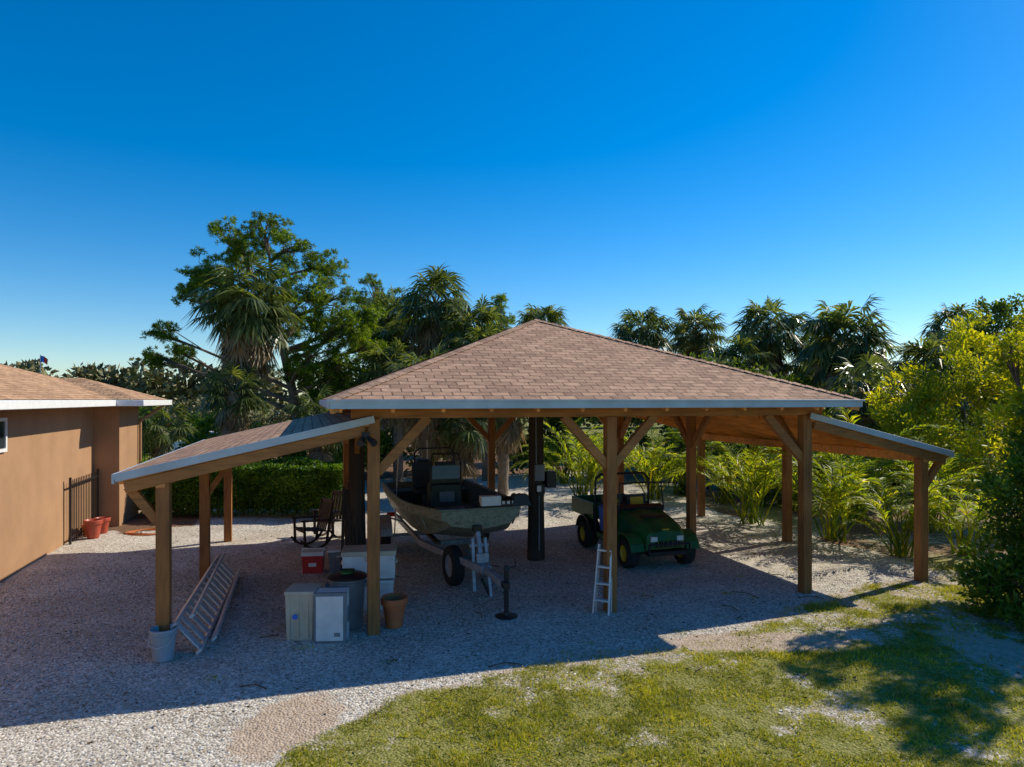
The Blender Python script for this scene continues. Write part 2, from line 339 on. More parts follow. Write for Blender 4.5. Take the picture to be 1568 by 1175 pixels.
# ---------------------------------------------------------------- pavilion
A=(-1.895,9.34,0);S=3.525;W=2*S
pav=empty('wooden_pavilion',A,TH)
def roofface(mb,pts,eave,mat):
    e=Vector(eave).normalized();p0=Vector(pts[0]);n=(Vector(pts[1])-p0).cross(Vector(pts[2])-p0).normalized();s=n.cross(e)
    if s.z<0:s=-s
    uv=[((Vector(p)-p0).dot(e)+20,(Vector(p)-p0).dot(s)) for p in pts];mb.face(pts,mat,uv)
ov=.58;ze=3.20;za=4.80;c=W/2
mb=MB();E=[(-ov,-ov,ze),(W+ov,-ov,ze),(W+ov,W+ov,ze),(-ov,W+ov,ze)];ap=(c,c,za)
for i in range(4):
    a=E[i];b=E[(i+1)%4];roofface(mb,[a,b,ap],Vector(b)-Vector(a),0)
mb.build('shingle_roof',['shingle'],pav,recalc=False)
mb=MB()
for e in E:
    p0=Vector(e);p1=Vector(ap);n=30
    for i in range(n):
        a=p0.lerp(p1,i/n);b=p0.lerp(p1,(i+1.15)/n) if i<n-1 else p1
        R0=(b-a).normalized();sd=R0.cross(Vector((0,0,1))).normalized();up=sd.cross(R0).normalized()
        h0=.008;h1=.022;wd=.11;dr=.028
        for sg in(-1,1):
            pts=[a+up*h0,b+up*h1,b+up*(h1-dr)+sd*sg*wd,a+up*(h0-dr)+sd*sg*wd]
            mb.face(pts,0,[(20+i*.27,.01),(20.25+i*.27,.01),(20.25+i*.27,.12),(20+i*.27,.12)])
mb.build('ridge_caps',['shingle'],pav,recalc=False)
mb=MB();d=.03
E2=[(x,y,z-d) for x,y,z in E];ap2=(c,c,za-d)
for i in range(4): mb.face([E2[i],ap2,E2[(i+1)%4]],0)
mb.build('roof_deck',['rafter'],pav,recalc=False)
mb=MB();o=ov+.012
mb.bb(-o,W+o,-o-.025,-o,3.08,3.19,0);mb.bb(-o,W+o,W+o,W+o+.025,3.08,3.19,0);mb.bb(-o-.025,-o,-o,W+o,3.081,3.189,0);mb.bb(W+o,W+o+.025,-o,W+o,3.081,3.189,0)
mb.bb(-o-.04,W+o+.04,-o-.04,-o-.026,3.17,3.20,0)
mb.build('fascia',['fascia'],pav,bevel=.004)
mb=MB();ph=2.94
for i in range(3):
    for j in range(3):
        if (i,j) in((1,1),(0,1)): continue
        mb.bb(i*S-.08,i*S+.08,j*S-.08,j*S+.08,-.05,ph,0)
for x in(-2.6,W+2.45):
    for j in range(3):
        mb.bb(x-.08,x+.08,j*S-.08,j*S+.08,-.05,2.16,0)
mb.build('posts',['post'],pav,bevel=.008)
mb=MB();mb.lathe([(-.05,.18),(.5,.17),(1.5,.155),(2.4,.15),(3.5,.15)],(S,S,0),(0,0,1),0,16)
mb.lathe([(-.05,.17),(.6,.17),(1.6,.15),(2.95,.14)],(0,S,0),(0,0,1),0,14);mb.build('log_posts',['log'],pav)
mb=MB();bt=3.15
for j in range(3): mb.bb(-.3,W+.3,j*S-.06,j*S+.06,ph+.002,bt,0)
for i in(0,2): 
    for a,b in((.062,S-.062),(S+.062,W-.062)): mb.bb(i*S-.055,i*S+.055,a,b,ph+.004,bt-.004,0)
def br(x,y,dx,dy,l=.75,top=ph+.01):
    mb.beam((x+dx*.05,y+dy*.05,top-l),(x+dx*l,y+dy*l,top),.09,.13,0)
for j in(0,2):
    br(0,j*S,1,0);br(W,j*S,-1,0);br(S,j*S,1,0);br(S,j*S,-1,0)
for i in(0,2):
    br(i*S,0,0,1);br(i*S,W,0,-1);br(i*S,S,0,1);br(i*S,S,0,-1)
mb.build('beams_and_braces',['beam'],pav,bevel=.006)
mb=MB();sl=(za-ze)/(c+ov)
def zr(t): return ze-d-.075+sl*t
n=13
for i in range(n):
    x=-ov+.12+(W+2*ov-.24)*i/(n-1);t=min(x+ov,W+ov-x)
    for (p,q) in(((x,-ov+.02),(x,-ov+t)),((x,W+ov-.02),(x,W+ov-t))): mb.beam((p[0],p[1],zr(0)),(q[0],q[1],zr(t)),.045,.14,0)
    for (p,q) in(((-ov+.02,x),(-ov+t,x)),((W+ov-.02,x),(W+ov-t,x))): mb.beam((p[0],p[1],zr(0)),(q[0],q[1],zr(t)),.045,.14,0)
for e in E: mb.beam((e[0],e[1],ze-.11),(c,c,za-.11),.06,.15,0)
mb.build('rafters',['rafter'],pav)
def lean(sign,x0,name):
    kx=3.1 if sign<0 else 2.98;zt=2.985;zo=2.29;y0=-.12;y1=W+.35;xo=x0+sign*kx
    m=MB();pts=[(xo,y0,zo),(x0,y0,zt),(x0,y1,zt),(xo,y1,zo)];roofface(m,pts,(0,1,0),0);m.build(name+'_shingles',['shingle'],pav,recalc=False)
    m=MB();m.face([(p[0],p[1],p[2]-.03) for p in pts][::-1],0)
    nn=12
    for i in range(nn):
        y=y0+.06+(y1-y0-.12)*i/(nn-1);m.beam((x0+sign*.05,y,zt-.085),(xo-sign*.02,y,zo-.085),.045,.11,0)
    m.bb(x0+sign*(2.6 if sign<0 else 2.45)-.055,x0+sign*(2.6 if sign<0 else 2.45)+.055,y0+.02,y1-.02,2.10,2.26,0)
    m.build(name+'_rafters',['rafter'],pav)
    m=MB()
    m.beam((x0-sign*0.02,y0-.02,zt-.050),(xo,y0-.02,zo-.050),.03,.10,0);m.beam((x0,y1+.02,zt-.055),(xo,y1+.02,zo-.055),.03,.11,0)
    m.bb(min(xo,xo+sign*.03),max(xo,xo+sign*.03),y0-.035,y1+.035,zo-.12,zo+.0,0);m.build(name+'_fascia',['fascia'],pav,bevel=.004)
    m=MB()
    m.beam((x0+sign*.1,y0+.05,zt-.20),(xo-sign*.1,y0+.05,zo-.175),.07,.14,0)
    px=x0+sign*(2.6 if sign<0 else 2.45)
    m.beam((px+sign*.04,0,1.66),(xo-sign*.12,0,2.12),.09,.11,0)
    if sign<0: m.beam((px-sign*.04,S,1.5),(px-sign*.5,S,2.2),.08,.1,0)
    m.build(name+'_beam',['beam'],pav,bevel=.005)
lean(-1,-.02,'left_lean_to');lean(1,W+.02,'right_lean_to')
mb=MB();mb.box((-.12,-.16,2.72),(.1,.08,.09),0);mb.cyl((-.16,-.2,2.68),(-.2,-.32,2.62),.035,.05,0);mb.cyl((-.08,-.2,2.68),(-.02,-.32,2.62),.035,.05,0)
mb.build('flood_light',['black'],pav)
mb=MB();mb.box((S,S-.2,1.75),(.2,.09,.32),0);mb.box((S+.03,S-.2,1.42),(.16,.06,.2),1);mb.cyl((S,S-.19,1.3),(S,S-.19,.2),.015,.015,0);mb.cyl((S-.06,S-.19,1.9),(S-.06,S-.17,2.9),.012,.012,0)
mb.box((S-.02,S-.252,1.44),(.09,.012,.12),2);mb.box((S+.26,S-.1,1.6),(.2,.2,.32),1)
mb.build('electrical_box',['grayp','black','white'],pav,bevel=.006)
def L2W(x,y,z=0): p=np.array(A)+U*x+VV*y;return (p[0],p[1],z)
# ---------------------------------------------------------------- house
H0=(-8.93,11.9,0);hs=empty('stucco_house',H0,TH)
mb=MB();mb.bb(-8,0,-9,7.4,-.1,3.02,0);mb.bb(-.2,.58,5.36,7.398,-.1,3.018,0)
mb.build('walls',['stucco'],hs)
mb=MB();sl=.33;zE=3.2
x0,x1,y0,y1=-8.6,.6,-9.6,8.1;r=(x1-x0)/2;cx=(x0+x1)/2;zr_=zE+r*sl
a=(x0,y0,zE);b=(x1,y0,zE);c_=(x1,y1,zE);d_=(x0,y1,zE);R0=(cx,y0+r,zr_);R1=(cx,y1-r,zr_)
roofface(mb,[b,c_,R1,R0],(0,1,0),0);roofface(mb,[c_,d_,R1],(1,0,0),0);roofface(mb,[d_,a,R0,R1],(0,1,0),0);roofface(mb,[a,b,R0],(1,0,0),0)
ya,yb,xe=4.7,8.12,1.2;rr=(yb-ya)/2;zz=zE+rr*sl;ym=(ya+yb)/2;xr=x1-rr-.2
roofface(mb,[(xe,ya,zE),(xe,yb,zE),(xe-rr,ym,zz)],(0,1,0),0)
roofface(mb,[(x1-.3,ya,zE),(xe,ya,zE),(xe-rr,ym,zz),(xr,ym,zz)],(1,0,0),0)
roofface(mb,[(xe,yb,zE),(x1-.3,yb,zE),(xr,ym,zz),(xe-rr,ym,zz)],(1,0,0),0)
mb.build('roof',['shingle2'],hs,recalc=False)
mb=MB()
mb.bb(x1,x1+.09,y0,ya-.1,zE-.16,zE-.012,0);mb.bb(x1,xe+.09,ya-.09,ya-.001,zE-.16,zE-.012,0);mb.bb(xe,xe+.09,ya,yb+.09,zE-.16,zE-.012,0);mb.bb(x0,xe,yb+.001,yb+.09,zE-.16,zE-.012,0)
mb.build('gutters',['white'],hs,bevel=.01)
mb=MB();mb.bb(x0+.02,x1-.001,y0,yb,3.03,3.07,0);mb.bb(x1,xe-.002,ya+.001,yb-.002,3.03,3.07,0)
mb.cyl((.64,7.3,0.1),(.64,7.3,2.6),.04,.04,0,8);mb.cyl((.64,7.3,2.6),(1.2,7.6,3.05),.04,.04,0,8)
mb.build('soffit_and_downspout',['stucco'],hs)
mb=MB();wy=.12
mb.bb(.002,.03,wy-1.2,wy,2.34,2.82,1)
for (aa,bb_,cc,dd) in((wy-1.26,wy-1.2,2.28,2.88),(wy,wy+.06,2.28,2.88),(wy-1.2,wy,2.28,2.34),(wy-1.2,wy,2.82,2.88),(wy-.63,wy-.59,2.34,2.82)): mb.bb(.0,.05,aa,bb_,cc,dd,0)
mb.build('window',['white','glass'],hs)
gt=empty('iron_gate',H0,TH);mb=MB()
for i in range(17):
    y=3.3+i*.122;mb.cyl((.12,y,.03),(.12,y,1.42),.011,.011,0,6)
for z in(.14,1.3): mb.bb(.105,.135,3.25,5.3,z-.015,z+.015,0)
for y in(3.25,5.28): mb.bb(.1,.14,y-.025,y+.025,0,1.48,0)
mb.build('gate_panel',['black'],gt)
mb=MB();mb.cyl((0,0,0),(0,0,4.78),.02,.012,0,6)
mb.face([(0,0,4.75),(.10,.05,4.72),(.09,.05,4.5),(0,0,4.55)],2)
mb.face([(.10,.05,4.72),(.2,.1,4.62),(.18,.1,4.42),(.09,.05,4.5)],1)
mb.build('flag_pole',['alu','red','blue'],loc=(WX(62,24),24,0),recalc=False)
# ---------------------------------------------------------------- boat + trailer
B0=(-.52,11.45,0);bt_=empty('boat',B0,TH+.03)
st=[(0,.68,.52,1.36,1.10,1.02),(.35,.82,.60,1.355,.96,.88),(.8,.94,.70,1.34,.84,.74),(1.3,1.0,.76,1.31,.76,.66),(2.2,1.04,.80,1.27,.74,.64),(3.5,1.04,.81,1.27,.74,.64),(4.9,1.0,.80,1.28,.74,.65)]
mb=MB()
def sec(s): y,w,wb,zt,zc,zk=s;return [(-w,y,zt),(-w*.985,y,zt-.16),(-(w*.35+wb*.65),y,(zt*.3+zc*.7)),(-wb,y,zc),(0,y,zk),(wb,y,zc),((w*.35+wb*.65),y,(zt*.3+zc*.7)),(w*.985,y,zt-.16),(w,y,zt)]
S_=[sec(s) for s in st]
for i in range(len(S_)-1):
    for k in range(8): mb.face([S_[i][k],S_[i][k+1],S_[i+1][k+1],S_[i+1][k]],0)
mb.face(S_[0],0);mb.face(S_[-1],0)
def inn(s,first): y,w,wb,zt,zc,zk=s;zf=max(.86,zc+.06);y2=y+.06 if first else y;return [(-w+.05,y2,zt),(-wb+.03,y2,zf),(wb-.03,y2,zf),(w-.05,y2,zt)]
I_=[inn(s,i==0) for i,s in enumerate(st)]
for i in range(len(I_)-1):
    for k in range(3): mb.face([I_[i][k],I_[i+1][k],I_[i+1][k+1],I_[i][k+1]],1)
    mb.face([S_[i][0],S_[i+1][0],I_[i+1][0],I_[i][0]],0);mb.face([S_[i][8],I_[i][3],I_[i+1][3],S_[i+1][8]],0)
mb.face(I_[0],1);mb.face([S_[0][0],I_[0][0],I_[0][3],S_[0][8]],0)
mb.build('hull',['camo','interior'],bt_,recalc=False)
mb=MB()
for sgn in(-1,1):
    for i in range(len(st)-1):
        mb.cyl((sgn*(st[i][1]),st[i][0],st[i][3]),(sgn*st[i+1][1],st[i+1][0],st[i+1][3]),.022,.022,0,8)
    for y in np.arange(.7,4.8,.35): 
        w=np.interp(y,[s[0] for s in st],[s[1] for s in st]);wb=np.interp(y,[s[0] for s in st],[s[2] for s in st]);mb.beam((sgn*(w+.002),y,1.24),(sgn*(w*.35+wb*.65+.02),y,.95),.03,.015,0,up=(0,1,0))
mb.cyl((-.68,0,1.36),(.68,0,1.36),.022,.022,0,8)
for x in(-.36,-.12,.12,.36): mb.beam((x,-.008,1.30),(x*.9,-.004,1.13),.03,.012,0,up=(0,1,0))
mb.build('gunwale',['camo'],bt_)
mb=MB()
mb.face([(-.62,.1,1.22),(.62,.1,1.22),(.9,1.15,1.19),(-.9,1.15,1.19)],0);mb.face([(-.9,1.15,1.19),(.9,1.15,1.19),(.76,1.15,.86),(-.76,1.15,.86)],0)
mb.bb(-.86,.86,4.2,4.8,.86,1.15,0);mb.build('casting_deck',['interior'],bt_,recalc=False)
mb=MB();kx=-.12
mb.taper((kx,2.3,.86),(.66,.5),(.60,.36),.66,0);mb.box((kx,2.22,1.56),(.60,.3,.08),0,Matrix.Rotation(-.3,3,'X'))
mb.bb(kx-.28,kx+.30,1.75,2.02,.86,1.12,2);mb.box((kx,2.03,1.3),(.3,.02,.2),2)
for x in(kx-.30,kx+.30): mb.tube([(x,2.12,1.4),(x,2.16,1.98),(kx+(x-kx)*.85,2.2,2.13)],.019,1)
mb.tube([(kx-.255,2.2,2.13),(kx+.255,2.2,2.13)],.019,1)
mb.face([(kx-.28,2.12,1.6),(kx+.28,2.12,1.6),(kx+.27,2.15,1.9),(kx-.27,2.15,1.9)],3)
mb.lathe([(0,.16),(.02,.175),(.03,.16),(.0,.16)],(kx,2.62,1.5),(0,1,.4),1,18)
mb.cyl((kx,2.5,1.42),(kx,2.63,1.5),.02,.02,1)
for x in(-.36,.14):
    mb.box((x,3.1,1.3),(.44,.42,.1),1);mb.box((x,3.34,1.60),(.44,.08,.54),1,Matrix.Rotation(-.15,3,'X'));mb.cyl((x,3.1,.86),(x,3.1,1.26),.04,.04,2)
for x in(-.5,.36): mb.tube([(x,3.5,.9),(x,3.5,2.05),(x*.8,3.5,2.15)],.018,1)
mb.tube([(-.40,3.5,2.15),(.29,3.5,2.15)],.018,1)
mb.build('console_and_seats',['interior','black','grayp','glass'],bt_,bevel=.012)
mb=MB()
mb.box((.34,.10,1.43),(.70,.16,.09),1);mb.taper((.72,.1,1.38),(.34,.22),(.24,.16),.19,1);mb.box((.16,.0,1.50),(.34,.16,.16),0);mb.cyl((.0,.14,1.46),(.9,.3,1.52),.024,.024,1)
mb.lathe([(-.25,.02),(-.2,.06),(.15,.06),(.22,.03)],(.86,.75,1.42),(.1,1,0),1,12)
for k in range(4): mb.box((.40+k*.09,.015,1.45),(.05,.008,.055),0)
mb.tube([(.86,.35,1.52),(.88,.6,1.5),(.86,.8,1.44)],.02,1)
mb.build('trolling_motor',['plasticwhite','black'],bt_,bevel=.015)
mb=MB()
mb.taper((0,5.25,1.35),(.36,.55),(.28,.42),.42,0);mb.taper((0,5.12,.5),(.1,.22),(.2,.26),.85,0);mb.box((0,4.98,1.2),(.3,.12,.35),1)
mb.lathe([(-.22,.01),(-.15,.06),(.15,.06),(.22,.03)],(0,5.2,.5),(0,1,0),0,12);mb.build('outboard_motor',['black','galv'],bt_,bevel=.02)
tr=empty('boat_trailer',(-.64,11.53,0),TH+.03);mb=MB()
for sg in(-1,1):
    mb.beam((sg*.62,4.6,.52),(sg*.62,1.5,.52),.06,.11,0);mb.beam((sg*.62,1.5,.52),(sg*.05,-.75,.50),.06,.11,0)
    mb.beam((sg*.42,.9,.62),(sg*.42,4.6,.62),.09,.05,1)
    mb.wheel((sg*1.06,3.35,.33),(1,0,0),.33,.21,2,0)
    pts=[(sg*1.06,3.35+.42*math.cos(t),.35+.42*math.sin(t)) for t in np.linspace(.1,math.pi-.1,9)]
    for p,q in zip(pts[:-1],pts[1:]): mb.beam(p,q,.24,.015,0)
    mb.beam((sg*.65,3.35,.6),(sg*1.04,3.35,.74),.05,.03,0)
    mb.box((sg*.72,4.68,.55),(.2,.05,.1),4)
mb.cyl((-1.0,3.35,.33),(1.0,3.35,.33),.035,.035,0)
for y in(1.5,2.6,4.55): mb.beam((-.62,y,.50),(.62,y,.50),.06,.08,0)
mb.beam((0,.6,.5),(0,-1.72,.5),.08,.1,0)
mb.beam((0,-.45,.5),(0,-.22,1.0),.07,.09,0);mb.beam((0,.35,.5),(0,-.2,.98),.05,.05,0);mb.box((0,-.2,1.06),(.14,.12,.1),3)
mb.beam((.13,-.55,.0),(.10,-.3,.92),.05,.06,0);mb.beam((-.13,-.5,.1),(-.10,-.28,.92),.05,.06,0);mb.cyl((-.16,-.3,.8),(.16,-.3,.8),.035,.035,0);mb.box((.02,-.45,.62),(.2,.06,.16),0);mb.cyl((0,-.5,.3),(.13,-.52,.02),.03,.03,3)
mb.cyl((.06,-1.60,.06),(.06,-1.60,.70),.035,.035,3);mb.cyl((.06,-1.60,.70),(.06,-1.60,.76),.05,.03,3);mb.tube([(.06,-1.60,.72),(.2,-1.60,.74),(.2,-1.60,.82)],.012,3)
mb.lathe([(0,.17),(.012,.165),(.02,.05),(.07,.035)],(.06,-1.60,.015),(0,0,1),3,18,True);mb.box((0,-1.75,.52),(.1,.14,.09),3)
mb.wheel((-.30,.26,.36),(1,.12,0),.345,.2,2,0);mb.beam((-.27,.28,.42),(0,.28,.5),.05,.05,0)
mb.build('trailer_frame',['galv','soil','rubber','black','red'],tr,bevel=.004)
# ---------------------------------------------------------------- utility vehicle
G0=(2.78,13.15,0);gv=empty('utility_vehicle',G0,TH);mb=MB()
for sg in(-1,1):
    mb.wheel((sg*.60,0,.28),(1,0,0),.28,.24,1,2);mb.wheel((sg*.60,1.95,.29),(1,0,0),.29,.3,1,2)
mb.cyl((-.55,0,.28),(.55,0,.28),.03,.03,3);mb.cyl((-.55,1.95,.29),(.55,1.95,.29),.04,.04,3)
hsec=[(-.42,.30,.42,.60),(-.36,.40,.38,.74),(-.1,.46,.38,.86),(.3,.50,.40,.95),(.62,.53,.40,1.0)]
pr=[]
for y,w,zb,zt in hsec: pr.append([(-w,y,zb),(-w,y,zt-.10),(-w*.8,y,zt-.02),(-w*.45,y,zt-.03),(0,y,zt+.012),(w*.45,y,zt-.03),(w*.8,y,zt-.02),(w,y,zt-.10),(w,y,zb)])
for i in range(len(pr)-1):
    for k in range(8): mb.face([pr[i][k],pr[i][k+1],pr[i+1][k+1],pr[i+1][k]],0)
mb.face(pr[0],0);mb.face(pr[-1],0)
for sg in(-1,1):
    pts=[(sg*.58,.38*math.cos(t),.30+.36*math.sin(t)) for t in np.linspace(.15,math.pi-.2,8)]
    for p,q in zip(pts[:-1],pts[1:]): mb.beam(p,q,.28,.03,0)
    mb.box((sg*.27,-.405,.60),(.13,.05,.09),4);mb.bb(sg*.62-.04,sg*.62+.04,.4,1.35,.34,.44,0)
    pts=[(sg*.6,1.95+.40*math.cos(t),.32+.38*math.sin(t)) for t in np.linspace(.2,math.pi-.2,8)]
    for p,q in zip(pts[:-1],pts[1:]): mb.beam(p,q,.26,.02,3)
mb.bb(-.24,.24,-.45,-.43,.45,.56,3);mb.tube([(-.42,-.5,.35),(-.42,-.52,.52),(.42,-.52,.52),(.42,-.5,.35)],.022,3);mb.bb(-.4,.4,-.5,-.3,.30,.38,3)
for k in range(5): mb.bb(-.2+k*.1-.006,-.2+k*.1+.006,-.455,-.452,.47,.55,2)
mb.box((0,-.365,.765),(.14,.02,.025),2);mb.box((0,.12,.93),(.5,.1,.02),3,Matrix.Rotation(.22,3,'X'))
mb.bb(-.6,.6,.45,1.4,.28,.36,3);mb.box((0,.70,.98),(1.0,.16,.16),3,Matrix.Rotation(.3,3,'X'))
mb.cyl((-.26,.75,1.0),(-.26,.95,1.12),.02,.02,3);mb.lathe([(0,.15),(.018,.17),(.03,.15),(0,.15)],(-.26,.95,1.13),(0,.6,.8),3,18)
mb.bb(-.55,.55,1.05,1.42,.36,.66,3)
for x in(-.27,.27):
    mb.box((x,1.2,.72),(.46,.42,.1),2);mb.box((x,1.42,.98),(.44,.1,.4),3,Matrix.Rotation(-.15,3,'X'));mb.box((x,1.365,1.0),(.3,.03,.26),2,Matrix.Rotation(-.15,3,'X'))
mb.bb(-.62,.62,1.56,2.75,.66,.72,3)
for (a1,b1,c1,d1) in((-.65,-.61,1.55,2.78),(.61,.65,1.55,2.78),(-.61,.61,1.55,1.59),(-.61,.61,2.74,2.78)): mb.bb(a1,b1,c1,d1,.66,1.0,0)
for sg in(-1,1):
    mb.tube([(sg*.62,1.5,.4),(sg*.62,1.5,1.5),(sg*.5,1.5,1.62)],.025,3);mb.tube([(sg*.5,.62,1.0),(sg*.46,.66,1.52)],.016,3)
mb.tube([(-.5,1.5,1.62),(.5,1.5,1.62)],.025,3);mb.tube([(-.46,.66,1.52),(.46,.66,1.52)],.016,3)
mb.build('vehicle_body',['green','rubber','yellow','black','plasticwhite'],gv,bevel=.008)
mb=MB();mb.taper((-.68,.75,.55),(.18,.40),(.24,.46),.52,0);mb.taper((-.3,1.2,.78),(.35,.3),(.25,.2),.2,1);mb.build('bag',['blue','black'],gv,bevel=.04)
# ---------------------------------------------------------------- props
def prop(name,loc,rz,mb,mats,bevel=.012): 
    return mb.build(name,mats,loc=loc,rz=rz,bevel=bevel)
mb=MB();mb.lathe([(.02,.001),(.0,.12),(.34,.15),(.35,.162),(.38,.162),(.385,.153),(.38,.145),(.05,.115),(.05,.001)],(0,0,0),(0,0,1),0,28)
mb.lathe([(.30,.151),(.305,.16),(.315,.16),(.32,.152)],(0,0,0),(0,0,1),0,28);mb.tube([(.16,0,.33),(.12,-.13,.22),(0,-.17,.18),(-.12,-.13,.22),(-.16,0,.33)],.005,1,6)
prop('bucket',(-4.30,8.42,0),0,mb,['bucket','alu'],0)
mb=MB();mb.taper((0,0,0),(.34,.36),(.37,.40),.61,0);mb.box((0,0,.635),(.39,.42,.05),0)
for x in(-.12,0,.12): mb.box((x,-.19,.3),(.012,.02,.5),0)
mb.lathe([(0,.001),(.01,.04),(.012,.03)],(-.05,-.205,.33),(0,-1,0),1,14)
prop('storage_bin',(-2.82,9.22,0),.03,mb,['beige','blue'])
mb=MB();mb.box((0,0,.33),(.40,.26,.64),0);mb.box((0,-.15,.33),(.42,.05,.66),1);mb.box((0,-.18,.33),(.35,.02,.58),0);mb.box((.205,.02,.33),(.02,.1,.2),1);mb.box((0,-.17,.62),(.12,.03,.04),1);mb.box((0.1,-.192,.12),(.08,.004,.05),1)
prop('cooler',(-2.40,9.12,0),.06,mb,['plasticwhite','grayp'],.03)
mb=MB();mb.lathe([(0,.001),(0,.21),(.35,.23),(.66,.25),(.68,.27),(.70,.27)],(0,0,0),(0,0,1),0,24);mb.lathe([(.70,.28),(.72,.28),(.75,.22),(.77,.05),(.77,.001)],(0,0,0),(0,0,1),1,24);mb.cyl((-.1,0,.8),(.1,0,.8),.02,.02,1);mb.lathe([(.77,.09),(.80,.09),(.81,.06),(.81,.001)],(0,-.06,0),(0,0,1),2,16)
for sg in(-1,1): mb.box((sg*.27,0,.6),(.05,.12,.05),0)
prop('trash_can',(-2.32,9.62,0),.1,mb,['grayp','black','green'],0)
mb=MB();mb.box((0,0,.20),(.72,.46,.40),0);mb.box((0,0,.425),(.75,.49,.06),0);mb.box((0,0,.66),(.78,.48,.36),0);mb.box((0,0,.87),(.82,.52,.07),1);mb.box((0,-.25,.40),(.1,.03,.07),1);mb.box((-.41,0,.7),(.03,.2,.04),1);mb.box((.41,0,.7),(.03,.2,.04),1);mb.box((0,-.265,.80),(.1,.02,.08),1)
prop('chest_cooler',(-2.2,10.55,0),.15,mb,['plasticwhite','beige'],.02)
mb=MB();mb.taper((0,0,0),(.36,.32),(.42,.38),.38,0);mb.box((0,0,.4),(.45,.41,.045),1);mb.box((0,-.2,.3),(.12,.03,.03),1)
prop('storage_tote',(-3.22,12.8,0),.2,mb,['grayp','plasticwhite'])
mb=MB();mb.taper((0,0,0),(.34,.26),(.38,.29),.33,0);mb.box((0,0,.365),(.40,.31,.07),1);mb.tube([(-.2,0,.28),(-.2,0,.44),(.2,0,.44),(.2,0,.28)],.012,1);mb.box((0,-.148,.17),(.14,.01,.07),1)
prop('red_cooler',(-3.68,12.65,0),.15,mb,['red','plasticwhite'],.015)
def pot(name,loc,s,mat):
    mb=MB();mb.lathe([(0,.001),(0,.10),(.30,.15),(.30,.17),(.37,.175),(.38,.165),(.37,.155),(.3,.14),(.28,.001)],(0,0,0),(0,0,1),0,26);mb.lathe([(.295,.001),(.30,.142)],(0,0,0),(0,0,1),1,20)
    o=mb.build(name,[mat,'soil'],loc=loc);o.scale=(s,s,s)
pot('flower_pot',(-1.66,9.62,0),1.1,'terra');pot('flower_pot',(-1.74,9.95,0),.9,'terra')
pot('flower_pot',(WX(143,15.7),15.7,0),1.15,'terra2');pot('flower_pot',(WX(157,16.3),16.3,0),1.0,'terra2');pot('flower_pot',(WX(135,15.9),15.9,0),.8,'terra')
mb=MB();P0=Vector((-3.92,8.55,.04));P1=Vector((-5.0,12.35,.04));off=Vector((-.30,-.04,.34))
mb.beam(P0,P1,.03,.085,0,up=off.cross(P1-P0));mb.beam(P0+off,P1+off,.03,.085,0,up=off.cross(P1-P0))
for i in range(13):
    q=P0.lerp(P1,(i+.5)/13);mb.beam(q,q+off,.15,.02,0,up=off.cross(P1-P0))
o2=Vector((.05,.02,.05))
mb.beam(P0+o2+Vector((0,.3,0)),P1+o2,.03,.07,0,up=off.cross(P1-P0));mb.beam(P0+off*.9+o2+Vector((0,.3,0)),P1+off*.9+o2,.03,.07,0,up=off.cross(P1-P0))
mb.build('extension_ladder',['alu'])
mb=MB()
for x in(-.12,.12):
    mb.beam((x,0,0),(x*.8,.20,1.0),.025,.045,0);mb.beam((x,.12,0),(x*.8,.22,.95),.018,.03,0)
for i in range(4): z=.2+i*.24;mb.box((0,z*.19,z),(.22,.08,.025),0)
p=L2W(S-.20,-.12);mb.build('step_ladder',['alu'],loc=p,rz=TH-.75)
def chair(loc,rz):
    mb=MB()
    for x in(-.28,.28):
        pts=[(x,.45*math.sin(t)*1.0,.62-.60*math.cos(t)) for t in np.linspace(-.85,.95,8)]
        for p,q in zip(pts[:-1],pts[1:]): mb.beam(p,q,.04,.045,0)
        mb.beam((x,-.25,.08),(x,-.27,.62),.04,.05,0);mb.beam((x,.22,.08),(x,.36,.98),.04,.05,0);mb.beam((x,-.34,.63),(x,.30,.60),.09,.03,0)
    for i in range(6): mb.box((0,-.24+i*.09,.42-i*.012),(.54,.07,.02),0)
    for i in range(6): x=-.22+i*.088;mb.beam((x,.22,.38),(x,.37,.97),.06,.015,0)
    mb.box((0,.37,.98),(.60,.03,.09),0);mb.box((0,-.26,.4),(.56,.03,.06),0);mb.build('rocking_chair',['darkwood'],loc=loc,rz=rz,bevel=.004)
chair((-4.35,14.8,0),-.9);chair((-4.2,15.9,0),-.5)
mb=MB()
for k in range(4):
    pts=[((.28+.05*k)*math.cos(t)*1.2,(.28+.04*k)*math.sin(t),.02+.012*math.sin(3*t+k)) for t in np.linspace(0,6.28,26)];mb.tube(pts,.014,0,6)
mb.build('garden_hose',['orange'],loc=(WX(228,16.4),16.4,0))
mb=MB()
for i in range(5): mb.beam((i*.07,0,0),(i*.05+.05,.25,1.5+.25*random.random()),.05,.03,0)
mb.build('wood_boards',['log'],loc=L2W(-.28,S-.28),rz=TH)
mb=MB();mb.cyl((0,0,0),(.08,.2,2.3),.014,.012,0,8);mb.cyl((.5,2,0),(.45,2.1,2.2),.014,.012,0,8);mb.cyl((0,0,0),(0.01,.01,.1),.05,.03,0,8);mb.build('fishing_rod',['plasticwhite'],loc=(WX(603,14.6),14.6,0))
